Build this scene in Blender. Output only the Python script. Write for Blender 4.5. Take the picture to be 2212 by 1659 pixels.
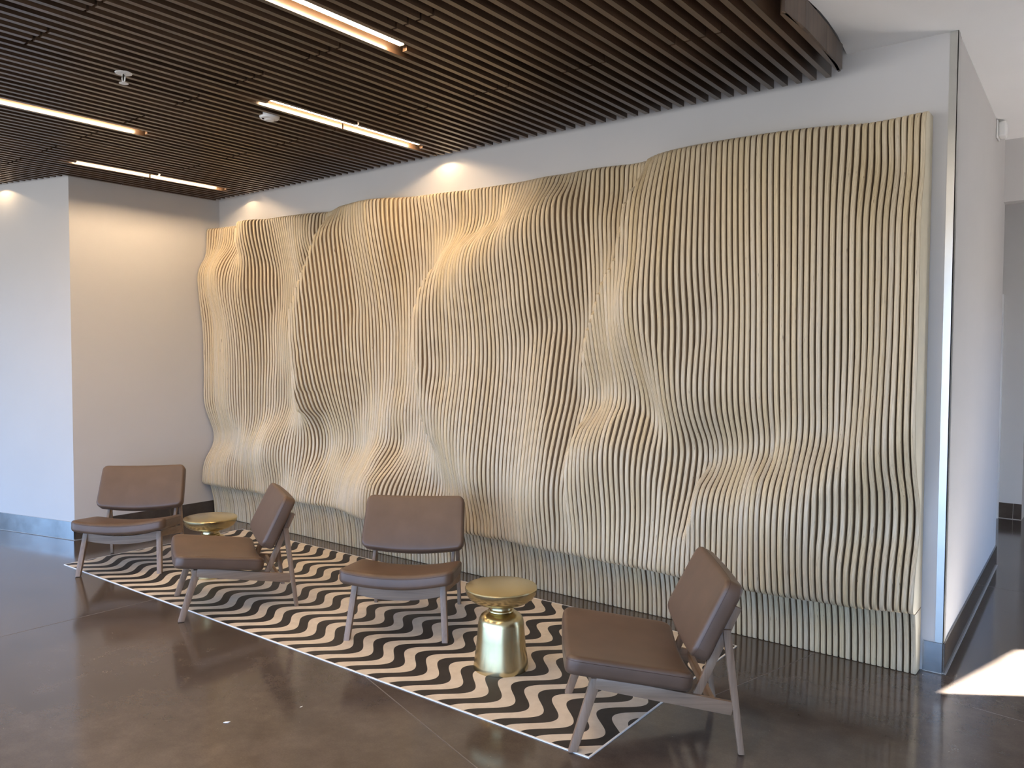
import bpy, bmesh, math, random
import numpy as np
from mathutils import Vector, Matrix

S = bpy.context.scene
for o in list(bpy.data.objects):
    bpy.data.objects.remove(o)

# ------------------------------------------------------------------ camera
F_PX = 1714.88
YAW, PITCH, ROLL = math.radians(37.5176), math.radians(2.29176), math.radians(-0.20851)
CAM_H = 1.75
fw = Vector((-math.sin(YAW) * math.cos(PITCH), math.cos(YAW) * math.cos(PITCH), -math.sin(PITCH)))
rt = Vector((math.cos(YAW), math.sin(YAW), 0))
dn = fw.cross(rt)
r2 = math.cos(ROLL) * rt + math.sin(ROLL) * dn
d2 = -math.sin(ROLL) * rt + math.cos(ROLL) * dn
cam = bpy.data.cameras.new('camera')
cam.sensor_fit = 'HORIZONTAL'
cam.sensor_width = 36.0
cam.lens = F_PX / 2212 * 36.0
cam_o = bpy.data.objects.new('camera', cam)
S.collection.objects.link(cam_o)
M = Matrix.Identity(4)
for i in range(3):
    M[i][0], M[i][1], M[i][2] = r2[i], -d2[i], -fw[i]
M[0][3], M[1][3], M[2][3] = 0, 0, CAM_H
cam_o.matrix_world = M
S.camera = cam_o

# ------------------------------------------------------------------ light and exposure
WORLD_STR = 9.2
SUN_STR = 150.0
LED_STR = 125.0
SPOT_W = 3.2
EXPOSURE = 0.0
S.view_settings.view_transform = 'Standard'
S.view_settings.look = 'None'
S.view_settings.gamma = 1.0
S.view_settings.use_curve_mapping = False
S.view_settings.exposure = EXPOSURE
S.cycles.use_denoising = True
S.cycles.max_bounces = 8
S.cycles.diffuse_bounces = 5
S.cycles.sample_clamp_indirect = 8.0

w = bpy.data.worlds.new('sky')
S.world = w
w.use_nodes = True
nt = w.node_tree
nt.nodes.clear()
wo = nt.nodes.new('ShaderNodeOutputWorld')
bg = nt.nodes.new('ShaderNodeBackground')
tc = nt.nodes.new('ShaderNodeTexCoord')
sx = nt.nodes.new('ShaderNodeSeparateXYZ')
rp = nt.nodes.new('ShaderNodeValToRGB')
rp.color_ramp.elements[0].position = 0.49
rp.color_ramp.elements[0].color = (0.42, 0.42, 0.42, 1)
rp.color_ramp.elements[1].position = 0.52
rp.color_ramp.elements[1].color = (0.37, 0.60, 1.0, 1)
e = rp.color_ramp.elements.new(1.0)
e.color = (0.22, 0.44, 1.0, 1)
mr = nt.nodes.new('ShaderNodeMapRange')
mr.inputs['From Min'].default_value = -1
mr.inputs['From Max'].default_value = 1
nt.links.new(tc.outputs['Generated'], sx.inputs[0])
nt.links.new(sx.outputs['Z'], mr.inputs['Value'])
nt.links.new(mr.outputs[0], rp.inputs[0])
nt.links.new(rp.outputs[0], bg.inputs['Color'])
bg.inputs['Strength'].default_value = WORLD_STR
nt.links.new(bg.outputs[0], wo.inputs[0])

SUN_AZ = Vector((0.835, 0.55, 0)).normalized()      # towards the sun, in plan
SUN_EL = math.radians(35)
sun = bpy.data.lights.new('sun', 'SUN')
sun.energy = SUN_STR
sun.angle = math.radians(0.6)
sun.color = (1.0, 0.98, 0.95)
sun_o = bpy.data.objects.new('sun', sun)
S.collection.objects.link(sun_o)
to_sun = Vector((SUN_AZ.x * math.cos(SUN_EL), SUN_AZ.y * math.cos(SUN_EL), math.sin(SUN_EL)))
sun_o.rotation_euler = to_sun.to_track_quat('Z', 'Y').to_euler()
sun_o.location = (6, 8, 8)

# ------------------------------------------------------------------ helpers
C = S.collection


def link(name, me, mat=None, parent=None, loc=None):
    o = bpy.data.objects.new(name, me)
    C.objects.link(o)
    if mat is not None and me is not None and not me.materials:
        me.materials.append(mat)
    if parent is not None:
        o.parent = parent
    if loc is not None:
        o.location = loc
    return o


def tag(o, label=None, cat=None, group=None, kind=None):
    for k, v in (('label', label), ('category', cat), ('group', group), ('kind', kind)):
        if v:
            o[k] = v
    return o


def thing(name, label, cat, loc=(0, 0, 0), rz=0.0, group=None):
    o = bpy.data.objects.new(name, None)
    C.objects.link(o)
    o.location = loc
    o.rotation_euler = (0, 0, rz)
    o.empty_display_size = 0.1
    return tag(o, label, cat, group)


def finish(bm, name, smooth=None):
    bmesh.ops.recalc_face_normals(bm, faces=bm.faces)
    me = bpy.data.meshes.new(name)
    bm.to_mesh(me)
    bm.free()
    if smooth is not None:
        me.shade_smooth()
        me.set_sharp_from_angle(angle=math.radians(smooth))
    return me


def add_box(bm, lo, hi, mat=None):
    vs = [bm.verts.new((x, y, z)) for x in (lo[0], hi[0]) for y in (lo[1], hi[1]) for z in (lo[2], hi[2])]
    if mat is not None:
        for v in vs:
            v.co = mat @ v.co
    for f in ((0, 1, 3, 2), (4, 6, 7, 5), (0, 4, 5, 1), (2, 3, 7, 6), (0, 2, 6, 4), (1, 5, 7, 3)):
        bm.faces.new([vs[i] for i in f])
    return vs


def box(name, lo, hi, mat, parent=None, bevel=0.0, seg=2):
    bm = bmesh.new()
    add_box(bm, lo, hi)
    if bevel:
        bmesh.ops.bevel(bm, geom=bm.edges[:], offset=bevel, segments=seg, affect='EDGES', profile=0.5)
    return link(name, finish(bm, name, 35 if bevel else None), mat, parent)


def add_prism(bm, poly, z0, z1):
    a = [bm.verts.new((p[0], p[1], z0)) for p in poly]
    b = [bm.verts.new((p[0], p[1], z1)) for p in poly]
    n = len(poly)
    bm.faces.new(a[::-1])
    bm.faces.new(b)
    for i in range(n):
        bm.faces.new((a[i], a[(i + 1) % n], b[(i + 1) % n], b[i]))


def prism(name, poly, z0, z1, mat, parent=None):
    bm = bmesh.new()
    add_prism(bm, poly, z0, z1)
    return link(name, finish(bm, name), mat, parent)


def bar_mesh(name, p0, p1, wx, d0, d1=None, bevel=0.004):
    """a tapered straight timber from p0 to p1; wx wide along x, d0/d1 deep across in the yz plane"""
    d1 = d0 if d1 is None else d1
    p0, p1 = Vector(p0), Vector(p1)
    ax = (p1 - p0).normalized()
    sx_ = Vector((1, 0, 0))
    if abs(ax.x) > 0.9:
        sx_ = Vector((0, 1, 0))
    sy_ = ax.cross(sx_).normalized()
    sx_ = sy_.cross(ax).normalized()
    bm = bmesh.new()
    vs = []
    for p, d in ((p0, d0), (p1, d1)):
        for a, b in ((-1, -1), (1, -1), (1, 1), (-1, 1)):
            vs.append(bm.verts.new(p + sx_ * (a * wx / 2) + sy_ * (b * d / 2)))
    for f in ((0, 1, 2, 3), (4, 5, 6, 7), (0, 1, 5, 4), (1, 2, 6, 5), (2, 3, 7, 6), (3, 0, 4, 7)):
        bm.faces.new([vs[i] for i in f])
    if bevel:
        bmesh.ops.bevel(bm, geom=bm.edges[:], offset=bevel, segments=2, affect='EDGES', profile=0.5)
    return finish(bm, name, 35)


def leg_mesh(name, p0, p1, wx, d0, d1, bevel=0.0035):
    """a tapered leg with level ends"""
    bm = bmesh.new()
    vs = []
    for p, d in ((Vector(p0), d0), (Vector(p1), d1)):
        for a, b in ((-1, -1), (1, -1), (1, 1), (-1, 1)):
            vs.append(bm.verts.new(p + Vector((a * wx / 2, b * d / 2, 0))))
    for f in ((0, 1, 2, 3), (4, 5, 6, 7), (0, 1, 5, 4), (1, 2, 6, 5), (2, 3, 7, 6), (3, 0, 4, 7)):
        bm.faces.new([vs[i] for i in f])
    side = [e for e in bm.edges if abs(e.verts[0].co.z - e.verts[1].co.z) > 0.01]
    bmesh.ops.bevel(bm, geom=side, offset=bevel, segments=2, affect='EDGES', profile=0.5)
    return finish(bm, name, 35)


def lathe_mesh(name, prof, n=64, smooth=40):
    bm = bmesh.new()
    rings = []
    for r, z in prof:
        if r < 1e-5:
            rings.append([bm.verts.new((0, 0, z))])
        else:
            rings.append([bm.verts.new((r * math.cos(2 * math.pi * k / n), r * math.sin(2 * math.pi * k / n), z)) for k in range(n)])
    for a, b in zip(rings[:-1], rings[1:]):
        for k in range(n):
            k2 = (k + 1) % n
            if len(a) == 1 and len(b) == 1:
                continue
            if len(a) == 1:
                bm.faces.new((a[0], b[k], b[k2]))
            elif len(b) == 1:
                bm.faces.new((a[k], a[k2], b[0]))
            else:
                bm.faces.new((a[k], a[k2], b[k2], b[k]))
    return finish(bm, name, smooth)


def tube_mesh(name, pts, r, n=8, closed=False):
    bm = bmesh.new()
    P = [Vector(p) for p in pts]
    rings = []
    m = len(P)
    for i, p in enumerate(P):
        if closed:
            t = (P[(i + 1) % m] - P[i - 1]).normalized()
        else:
            t = (P[min(i + 1, m - 1)] - P[max(i - 1, 0)]).normalized()
        u = t.cross(Vector((0, 0, 1)))
        if u.length < 1e-3:
            u = t.cross(Vector((1, 0, 0)))
        u.normalize()
        v = t.cross(u)
        rings.append([bm.verts.new(p + r * (math.cos(2 * math.pi * k / n) * u + math.sin(2 * math.pi * k / n) * v)) for k in range(n)])
    for i in range(m if closed else m - 1):
        a, b = rings[i], rings[(i + 1) % m]
        for k in range(n):
            bm.faces.new((a[k], a[(k + 1) % n], b[(k + 1) % n], b[k]))
    if not closed:
        bm.faces.new(rings[0])
        bm.faces.new(rings[-1])
    return finish(bm, name, 50)


# ------------------------------------------------------------------ materials
def new_mat(name):
    m = bpy.data.materials.new(name)
    m.use_nodes = True
    b = m.node_tree.nodes['Principled BSDF']
    return m, m.node_tree, b


def N(nt, t, **kw):
    n = nt.nodes.new(t)
    for k, v in kw.items():
        setattr(n, k, v)
    return n


def math_(nt, op, a, b=None, c=None):
    n = nt.nodes.new('ShaderNodeMath')
    n.operation = op
    for i, v in enumerate((a, b, c)):
        if v is None:
            continue
        if isinstance(v, (int, float)):
            n.inputs[i].default_value = v
        else:
            nt.links.new(v, n.inputs[i])
    return n.outputs[0]


def ramp(nt, fac, stops):
    r = nt.nodes.new('ShaderNodeValToRGB')
    el = r.color_ramp.elements
    while len(el) > len(stops):
        el.remove(el[-1])
    while len(el) < len(stops):
        el.new(1.0)
    for q, (p, c) in zip(el, stops):
        q.position = p
        q.color = tuple(c) + (1,)
    nt.links.new(fac, r.inputs[0])
    return r.outputs[0]


def noise(nt, vec, scale, detail=3.0, rough=0.5, dist=0.0):
    n = nt.nodes.new('ShaderNodeTexNoise')
    n.inputs['Scale'].default_value = scale
    n.inputs['Detail'].default_value = detail
    n.inputs['Roughness'].default_value = rough
    n.inputs['Distortion'].default_value = dist
    if vec is not None:
        nt.links.new(vec, n.inputs['Vector'])
    return n.outputs['Fac']


def mapping(nt, src, scale=(1, 1, 1), loc=None):
    n = nt.nodes.new('ShaderNodeMapping')
    n.inputs['Scale'].default_value = scale
    nt.links.new(src, n.inputs['Vector'])
    if loc is not None:
        nt.links.new(loc, n.inputs['Location'])
    return n.outputs[0]


def mix(nt, fac, a, b, blend='MIX'):
    n = nt.nodes.new('ShaderNodeMix')
    n.data_type = 'RGBA'
    n.blend_type = blend
    for i, v in ((0, fac), (6, a), (7, b)):
        if isinstance(v, (int, float)):
            n.inputs[i].default_value = v
        elif isinstance(v, tuple):
            n.inputs[i].default_value = v + (1,)
        else:
            nt.links.new(v, n.inputs[i])
    return n.outputs[2]


def bump(nt, b, h, strength=0.2, dist=0.002):
    n = nt.nodes.new('ShaderNodeBump')
    n.inputs['Strength'].default_value = strength
    n.inputs['Distance'].default_value = dist
    nt.links.new(h, n.inputs['Height'])
    nt.links.new(n.outputs[0], b.inputs['Normal'])


def wood_mat(name, dark, light, scale, axis, rough=0.5, var=0.25, bumpy=0.05):
    """grain stretched along one object axis, a tint per object"""
    m, nt, b = new_mat(name)
    tc = N(nt, 'ShaderNodeTexCoord')
    oi = N(nt, 'ShaderNodeObjectInfo')
    off = math_(nt, 'MULTIPLY', oi.outputs['Random'], 37.0)
    cv = N(nt, 'ShaderNodeCombineXYZ')
    for i in range(3):
        nt.links.new(off, cv.inputs[i])
    sc = [scale] * 3
    sc[axis] = scale * 0.06
    v = mapping(nt, tc.outputs['Object'], tuple(sc), cv.outputs[0])
    g = noise(nt, v, 1.0, 5.0, 0.6, 0.6)
    g2 = noise(nt, v, 4.0, 3.0, 0.6)
    f = math_(nt, 'ADD', math_(nt, 'MULTIPLY', g, 0.75), math_(nt, 'MULTIPLY', g2, 0.25))
    col = ramp(nt, f, [(0.30, dark), (0.70, light)])
    val = math_(nt, 'ADD', math_(nt, 'MULTIPLY', oi.outputs['Random'], var), 1.0 - var / 2)
    hs = N(nt, 'ShaderNodeHueSaturation')
    nt.links.new(col, hs.inputs['Color'])
    nt.links.new(val, hs.inputs['Value'])
    nt.links.new(hs.outputs[0], b.inputs['Base Color'])
    b.inputs['Roughness'].default_value = rough
    if bumpy:
        bump(nt, b, f, bumpy, 0.001)
    return m


def plain(name, col, rough=0.5, metal=0.0, nscale=None, namp=0.1, bstr=0.0, bscale=300.0):
    m, nt, b = new_mat(name)
    b.inputs['Roughness'].default_value = rough
    b.inputs['Metallic'].default_value = metal
    tc = N(nt, 'ShaderNodeTexCoord')
    if nscale:
        f = noise(nt, tc.outputs['Object'], nscale, 4.0, 0.6)
        lo = tuple(c * (1 - namp) for c in col)
        hi = tuple(min(1, c * (1 + namp)) for c in col)
        nt.links.new(ramp(nt, f, [(0.3, lo), (0.7, hi)]), b.inputs['Base Color'])
    else:
        b.inputs['Base Color'].default_value = tuple(col) + (1,)
    if bstr:
        bump(nt, b, noise(nt, tc.outputs['Object'], bscale, 3.0, 0.6), bstr, 0.001)
    return m


M_WALL = plain('wall_paint', (0.555, 0.540, 0.525), 0.75, nscale=2.0, namp=0.015, bstr=0.06, bscale=220)
M_CEIL = plain('ceiling_paint', (0.88, 0.88, 0.87), 0.85, nscale=2.0, namp=0.01, bstr=0.05, bscale=260)
M_BLACK = plain('plenum_black', (0.006, 0.005, 0.005), 0.9)
M_TILE = plain('base_tile', (0.060, 0.048, 0.040), 0.12, nscale=9.0, namp=0.2)
M_GROUT = plain('grout', (0.45, 0.43, 0.40), 0.8)
M_STEEL = plain('stainless_steel', (0.62, 0.61, 0.58), 0.22, 1.0, nscale=6.0, namp=0.05)
M_BASESTEEL = plain('base_steel', (0.30, 0.30, 0.29), 0.2, 1.0, nscale=4.0, namp=0.2)
M_GUARD = plain('corner_guard_steel', (0.50, 0.50, 0.47), 0.34, 1.0, nscale=5.0, namp=0.06)
M_WHITE = plain('white_plastic', (0.78, 0.78, 0.76), 0.4)
M_DARKM = plain('dark_metal', (0.03, 0.025, 0.02), 0.5, 0.6)
M_WHITEPAINT = plain('white_frame_paint', (0.75, 0.76, 0.76), 0.35)
M_JOINT = plain('joint_filler', (0.16, 0.135, 0.12), 0.5)
M_PAPER = plain('paper', (0.85, 0.83, 0.78), 0.8)
M_RUGEDGE = plain('rug_edge_white', (0.85, 0.84, 0.82), 0.6)
M_EXT = plain('outside_wall', (0.5, 0.5, 0.5), 0.8)

M_WALNUT = wood_mat('walnut_slat', (0.030, 0.017, 0.010), (0.105, 0.064, 0.038), 14.0, 1, 0.30, 0.40)
M_WALNUT_V = wood_mat('walnut_board', (0.050, 0.032, 0.022), (0.135, 0.092, 0.064), 16.0, 2, 0.45, 0.45)
M_CHAIRWOOD = wood_mat('grey_brown_oak', (0.170, 0.105, 0.064), (0.320, 0.212, 0.138), 30.0, 2, 0.45, 0.1)
M_CHAIRWOOD_Y = wood_mat('grey_brown_oak_rail', (0.170, 0.105, 0.064), (0.320, 0.212, 0.138), 30.0, 1, 0.45, 0.1)
M_CHAIRWOOD_X = wood_mat('grey_brown_oak_cross', (0.170, 0.105, 0.064), (0.320, 0.212, 0.138), 30.0, 0, 0.45, 0.1)

# plywood fins: thin ply lines run up the edge, small dark voids, a tint per fin
m, nt, b = new_mat('birch_plywood')
tc = N(nt, 'ShaderNodeTexCoord')
oi = N(nt, 'ShaderNodeObjectInfo')
sep = N(nt, 'ShaderNodeSeparateXYZ')
nt.links.new(tc.outputs['Object'], sep.inputs[0])
off = math_(nt, 'MULTIPLY', oi.outputs['Random'], 53.0)
cv = N(nt, 'ShaderNodeCombineXYZ')
nt.links.new(off, cv.inputs[0])
nt.links.new(off, cv.inputs[2])
vs = mapping(nt, tc.outputs['Object'], (60, 12, 5), cv.outputs[0])
wob = noise(nt, vs, 1.0, 3.0, 0.6)
xx = math_(nt, 'ADD', sep.outputs['X'], math_(nt, 'MULTIPLY', math_(nt, 'SUBTRACT', wob, 0.5), 0.003))
ply = math_(nt, 'SINE', math_(nt, 'MULTIPLY', xx, 2 * math.pi / 0.0054))
ply = math_(nt, 'ADD', math_(nt, 'MULTIPLY', ply, 0.5), 0.5)
grain = noise(nt, mapping(nt, tc.outputs['Object'], (420, 60, 9), cv.outputs[0]), 1.0, 4.0, 0.65)
f = math_(nt, 'ADD', math_(nt, 'MULTIPLY', ply, 0.42), math_(nt, 'MULTIPLY', grain, 0.58))
col = ramp(nt, f, [(0.22, (0.31, 0.220, 0.125)), (0.48, (0.60, 0.480, 0.295)), (0.75, (0.73, 0.615, 0.415))])
void = noise(nt, mapping(nt, tc.outputs['Object'], (300, 80, 11), cv.outputs[0]), 1.0, 2.0, 0.5)
col = mix(nt, ramp(nt, void, [(0.70, (0, 0, 0)), (0.76, (1, 1, 1))]), col, (0.10, 0.06, 0.035))
hs = N(nt, 'ShaderNodeHueSaturation')
nt.links.new(col, hs.inputs['Color'])
nt.links.new(math_(nt, 'ADD', math_(nt, 'MULTIPLY', oi.outputs['Random'], 0.16), 0.92), hs.inputs['Value'])
nt.links.new(math_(nt, 'ADD', math_(nt, 'MULTIPLY', math_(nt, 'FRACT', math_(nt, 'MULTIPLY', oi.outputs['Random'], 7.31)), 0.20), 0.86), hs.inputs['Saturation'])
nt.links.new(hs.outputs[0], b.inputs['Base Color'])
b.inputs['Roughness'].default_value = 0.42
M_PLY = m
M_PLYFACE = plain('birch_face', (0.70, 0.62, 0.45), 0.45, nscale=8.0, namp=0.05)
M_GAPSHADE = plain('birch_side_gap_shade', (0.26, 0.175, 0.10), 0.7, nscale=9.0, namp=0.15)  # fin sides coloured dark brown so the gaps between fins look shaded
M_BACKING = plain('backing_board', (0.06, 0.04, 0.025), 0.8)

# polished brown concrete
m, nt, b = new_mat('polished_concrete')
tc = N(nt, 'ShaderNodeTexCoord')
big = noise(nt, tc.outputs['Object'], 0.9, 5.0, 0.62, 0.4)
mid = noise(nt, tc.outputs['Object'], 7.0, 5.0, 0.65)
fine = noise(nt, tc.outputs['Object'], 120.0, 3.0, 0.7)
f = math_(nt, 'ADD', math_(nt, 'ADD', math_(nt, 'MULTIPLY', big, 0.45), math_(nt, 'MULTIPLY', mid, 0.35)), math_(nt, 'MULTIPLY', fine, 0.20))
col = ramp(nt, f, [(0.34, (0.056, 0.043, 0.034)), (0.50, (0.088, 0.069, 0.056)), (0.66, (0.132, 0.105, 0.087))])
vo = N(nt, 'ShaderNodeTexVoronoi')
vo.inputs['Scale'].default_value = 22.0
nt.links.new(tc.outputs['Object'], vo.inputs['Vector'])
spk = ramp(nt, vo.outputs['Distance'], [(0.035, (1, 1, 1)), (0.06, (0, 0, 0))])
sel = ramp(nt, noise(nt, tc.outputs['Object'], 5.0, 2.0, 0.5), [(0.52, (0, 0, 0)), (0.60, (1, 1, 1))])
spk = math_(nt, 'MULTIPLY', math_(nt, 'MULTIPLY', spk, sel), 0.55)
col = mix(nt, spk, col, (0.38, 0.33, 0.28))
nt.links.new(col, b.inputs['Base Color'])
nt.links.new(math_(nt, 'ADD', math_(nt, 'MULTIPLY', mid, 0.05), 0.10), b.inputs['Roughness'])
b.inputs['Specular IOR Level'].default_value = 0.75
M_FLOOR = m

# brown leather
m, nt, b = new_mat('brown_leather')
tc = N(nt, 'ShaderNodeTexCoord')
vo = N(nt, 'ShaderNodeTexVoronoi')
vo.inputs['Scale'].default_value = 420.0
nt.links.new(tc.outputs['Object'], vo.inputs['Vector'])
big = noise(nt, tc.outputs['Object'], 6.0, 3.0, 0.5)
col = ramp(nt, big, [(0.3, (0.100, 0.060, 0.038)), (0.7, (0.128, 0.077, 0.050))])
nt.links.new(col, b.inputs['Base Color'])
b.inputs['Roughness'].default_value = 0.42
bump(nt, b, vo.outputs['Distance'], 0.12, 0.0006)
M_LEATHER = m
M_SEAM = plain('leather_seam', (0.07, 0.037, 0.024), 0.5)

# brushed brass
m, nt, b = new_mat('brushed_brass')
tc = N(nt, 'ShaderNodeTexCoord')
st = noise(nt, mapping(nt, tc.outputs['Object'], (60, 60, 2.0)), 1.0, 3.0, 0.6)
nt.links.new(ramp(nt, st, [(0.3, (0.59, 0.485, 0.265)), (0.7, (0.63, 0.520, 0.290))]), b.inputs['Base Color'])
b.inputs['Metallic'].default_value = 1.0
nt.links.new(math_(nt, 'ADD', math_(nt, 'MULTIPLY', st, 0.04), 0.23), b.inputs['Roughness'])
M_BRASS = m

# wave-striped rug: printed pattern of sine bands
m, nt, b = new_mat('wave_stripe_rug')
ge = N(nt, 'ShaderNodeNewGeometry')
sep = N(nt, 'ShaderNodeSeparateXYZ')
nt.links.new(ge.outputs['Position'], sep.inputs[0])
ph = math_(nt, 'MULTIPLY', math_(nt, 'SUBTRACT', sep.outputs['Y'], 3.177), 2 * math.pi / 0.4165)
xs = math_(nt, 'ADD', sep.outputs['X'], math_(nt, 'MULTIPLY', math_(nt, 'SINE', ph), 0.077))
fr = math_(nt, 'FRACT', math_(nt, 'ADD', math_(nt, 'DIVIDE', math_(nt, 'ADD', xs, 2.121), 0.1737), 100.25))
lt = math_(nt, 'LESS_THAN', fr, 0.5)
tcn = N(nt, 'ShaderNodeTexCoord')
mot = noise(nt, tcn.outputs['Object'], 14.0, 4.0, 0.6)
cream = ramp(nt, mot, [(0.3, (0.62, 0.53, 0.42)), (0.7, (0.72, 0.63, 0.51))])
dark = ramp(nt, mot, [(0.3, (0.020, 0.017, 0.016)), (0.7, (0.032, 0.027, 0.025))])
nt.links.new(mix(nt, lt, dark, cream), b.inputs['Base Color'])
b.inputs['Roughness'].default_value = 0.55
M_RUG = m


def emit(name, col, s):
    m, nt, b = new_mat(name)
    b.inputs['Base Color'].default_value = (0.8, 0.8, 0.8, 1)
    b.inputs['Emission Color'].default_value = tuple(col) + (1,)
    b.inputs['Emission Strength'].default_value = s
    return m


M_LED = emit('led_lens', (1.0, 0.72, 0.45), LED_STR)
M_LAMPFACE = emit('downlight_face', (1.0, 0.75, 0.48), 30.0)

# ------------------------------------------------------------------ the setting
YW = 4.83                      # plane of the back wall
XL = -7.625                    # plane of the left wall
ZC = 3.463                     # white ceiling
ZS = 3.316                     # underside of the slats
JOG = (XL, 3.31)
JD = Vector((-1.048, -0.243, 0)).normalized()
FAR_L = (XL + JD.x * 6.5, 3.31 + JD.y * 6.5)
RW0, RW1 = (-0.735, YW), (-0.790, 7.62)


def structure(o):
    return tag(o, kind='structure')


structure(box('floor', (-15, -4, -0.1), (5, 16, 0.0), M_FLOOR))
structure(box('wall_back', (XL - 0.3, YW, 0), (-0.735, YW + 0.12, 3.9), M_WALL))
structure(prism('wall_left', [(XL, YW), (XL, 3.31), (XL - 0.19, 3.5), (XL - 0.19, YW)], 0, 3.9, M_WALL))
nrm = Vector((JD.y, -JD.x, 0)) * 0.2
structure(prism('wall_far_left', [JOG, FAR_L, (FAR_L[0], FAR_L[1] + 0.3), (JOG[0] - 0.2, JOG[1] + 0.2)], 0, 3.9, M_WALL))
structure(prism('wall_right', [RW0, RW1, (RW1[0] - 0.14, RW1[1]), (RW0[0] - 0.14, RW0[1] + 0.05)], 0, 3.9, M_WALL))
structure(box('wall_header', (-0.93, 7.50, 2.97), (2.36, 7.66, 3.7), M_WALL))
structure(box('wall_far', (-3.2, 9.86, 0), (-0.795, 10.0, 3.42), M_WALL))
structure(prism('wall_corridor', [(-0.795, 9.86), (-0.70, 14.5), (-0.85, 14.5), (-0.85, 9.9)], 0, 3.42, M_WALL))
structure(box('wall_passage', (-3.3, 7.62, 0), (-3.2, 10.0, 3.42), M_WALL))
structure(box('wall_passage_back', (-3.3, 7.56, 0), (-0.93, 7.62, 3.42), M_WALL))
structure(box('wall_end', (-0.85, 14.5, 0), (4.2, 14.6, 3.42), M_WALL))

# white ceiling with a curved edge towards the slats
curve = [(-1.298, 4.83), (-1.281, 4.669), (-1.262, 4.50), (-1.251, 4.29), (-1.249, 4.16), (-1.255, 4.0), (-1.27, 3.8), (-1.26, 3.5), (-1.20, 3.0), (-1.1, 2.4), (-0.95, 1.6), (-0.8, 0.6), (-0.7, -0.3)]
structure(prism('ceiling', curve + [(4.6, -0.3), (4.6, 4.4), (1.75, 5.14), (2.38, 7.5), (-0.9, 7.5), (-0.9, 4.83)], ZC, ZC + 0.30, M_CEIL))
structure(prism('ceiling_passage', [(-3.3, 7.6), (2.41, 7.6), (4.5, 15.5), (-3.3, 15.5)], 3.40, 3.48, M_CEIL))
structure(box('ceiling_front', (-15, -4, ZC), (4.6, -0.3, ZC + 0.3), M_CEIL))
structure(box('ceiling_plenum', (-15, -0.3, 3.76), (-0.6, YW + 0.2, 3.9), M_BLACK))

# window wall behind the camera: low glazing head, posts, open to the sky
ws = structure(box('wall_south', (-15, -4.1, 2.75), (5, -3.95, 3.9), M_WALL))
for k in range(9):
    box('window_post', (-14.0 + 2.3 * k, -4.08, 0), (-13.92 + 2.3 * k, -3.97, 2.75), M_DARKM, ws)
structure(box('wall_west', (-15.1, -4, 0), (-15, 3.5, 3.9), M_WALL))
# east side: a glazed door lets the sun in
E2 = Vector((0.257, 0.966, 0)).normalized()
TIP = Vector((-0.823, 4.467, 0))
HEAD = 2.3
Q = TIP + SUN_AZ * (HEAD / math.tan(SUN_EL))
nE = Vector((E2.y, -E2.x, 0)) * 0.1


def seg(name, a, b, z0, z1, mat, t=nE):
    return structure(prism(name, [a[:2], b[:2], (b[0] + t.x, b[1] + t.y), (a[0] + t.x, a[1] + t.y)], z0, z1, mat))


seg('wall_east', Q - E2 * 1.2, Q, 0, 3.7, M_WALL)
seg('wall_east_far', Q + E2 * 1.1, Q + E2 * 8.5, 0, 3.7, M_WALL)
wh = seg('wall_east_head', Q, Q + E2 * 1.1, HEAD, 3.7, M_WALL)
A = Q - E2 * 1.2
seg('wall_east_return', A, Vector((4.5, 4.4, 0)), 0, 3.7, M_WALL, Vector((0.02, 0.1, 0)))
structure(box('wall_east_front', (4.5, -4, 0), (4.6, 4.5, 3.7), M_WALL))


# baseboards of polished tile, tile by tile
def baseboard(name, a, b, inward, tile=0.60, hgt=0.168, mat=None, start=0.0):
    a, b = Vector(a + (0,)), Vector(b + (0,))
    L = (b - a).length
    d = (b - a) / L
    n = Vector(inward + (0,)).normalized()
    root = structure(prism(name, [(a + n * 0.001)[:2], (b + n * 0.001)[:2], (b + n * 0.008)[:2], (a + n * 0.008)[:2]], 0.0, hgt - 0.003, M_GROUT))
    s = -start
    while s < L:
        s0, s1 = max(0, s), min(L, s + tile - 0.003)
        if s1 - s0 > 0.01:
            p, q = a + d * s0, a + d * s1
            prism('base_tile', [p[:2], q[:2], (q + n * 0.011)[:2], (p + n * 0.011)[:2]], 0.006, hgt, mat or M_TILE, root)
        s += tile
    return root


baseboard('baseboard_left', (XL, YW), (XL, 3.31), (1, 0))
baseboard('baseboard_far_left', JOG, FAR_L[:2], (-JD.y * -1, JD.x * 1) if False else (0.226, -0.974), mat=M_BASESTEEL, tile=1.2)
baseboard('baseboard_back', (-0.83, YW), (-0.735, YW), (0, -1), mat=M_BASESTEEL)
br = baseboard('baseboard_right', RW0, RW1, (1, 0.02))
prism('caulk_line', [(-0.724, YW), (-0.779, 7.62), (-0.770, 7.62), (-0.715, YW)], 0.0, 0.004, M_GROUT, br)
baseboard('baseboard_far', (-1.00, 9.86), (-0.795, 9.86), (0, -1), start=0.47)

# corner guard
bm = bmesh.new()
add_box(bm, (-0.772, YW - 0.004, 0.170), (-0.731, YW, ZC))
add_box(bm, (-0.735, YW - 0.004, 0.170), (-0.731, YW + 0.05, ZC))
structure(link('trim_1', finish(bm, 'trim_1'), M_GUARD))

# door frame at the far wall
dr = structure(box('door_1', (-1.045, 9.80, 0), (-1.000, 9.86, 2.38), M_WHITEPAINT, bevel=0.006))
box('door_stop', (-1.075, 9.83, 0), (-1.045, 9.86, 2.34), M_WHITEPAINT, dr)
box('door_head', (-2.1, 9.80, 2.335), (-1.045, 9.86, 2.38), M_WHITEPAINT, dr)

# saw cuts in the floor slab
fl = bpy.data.objects['floor']


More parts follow.
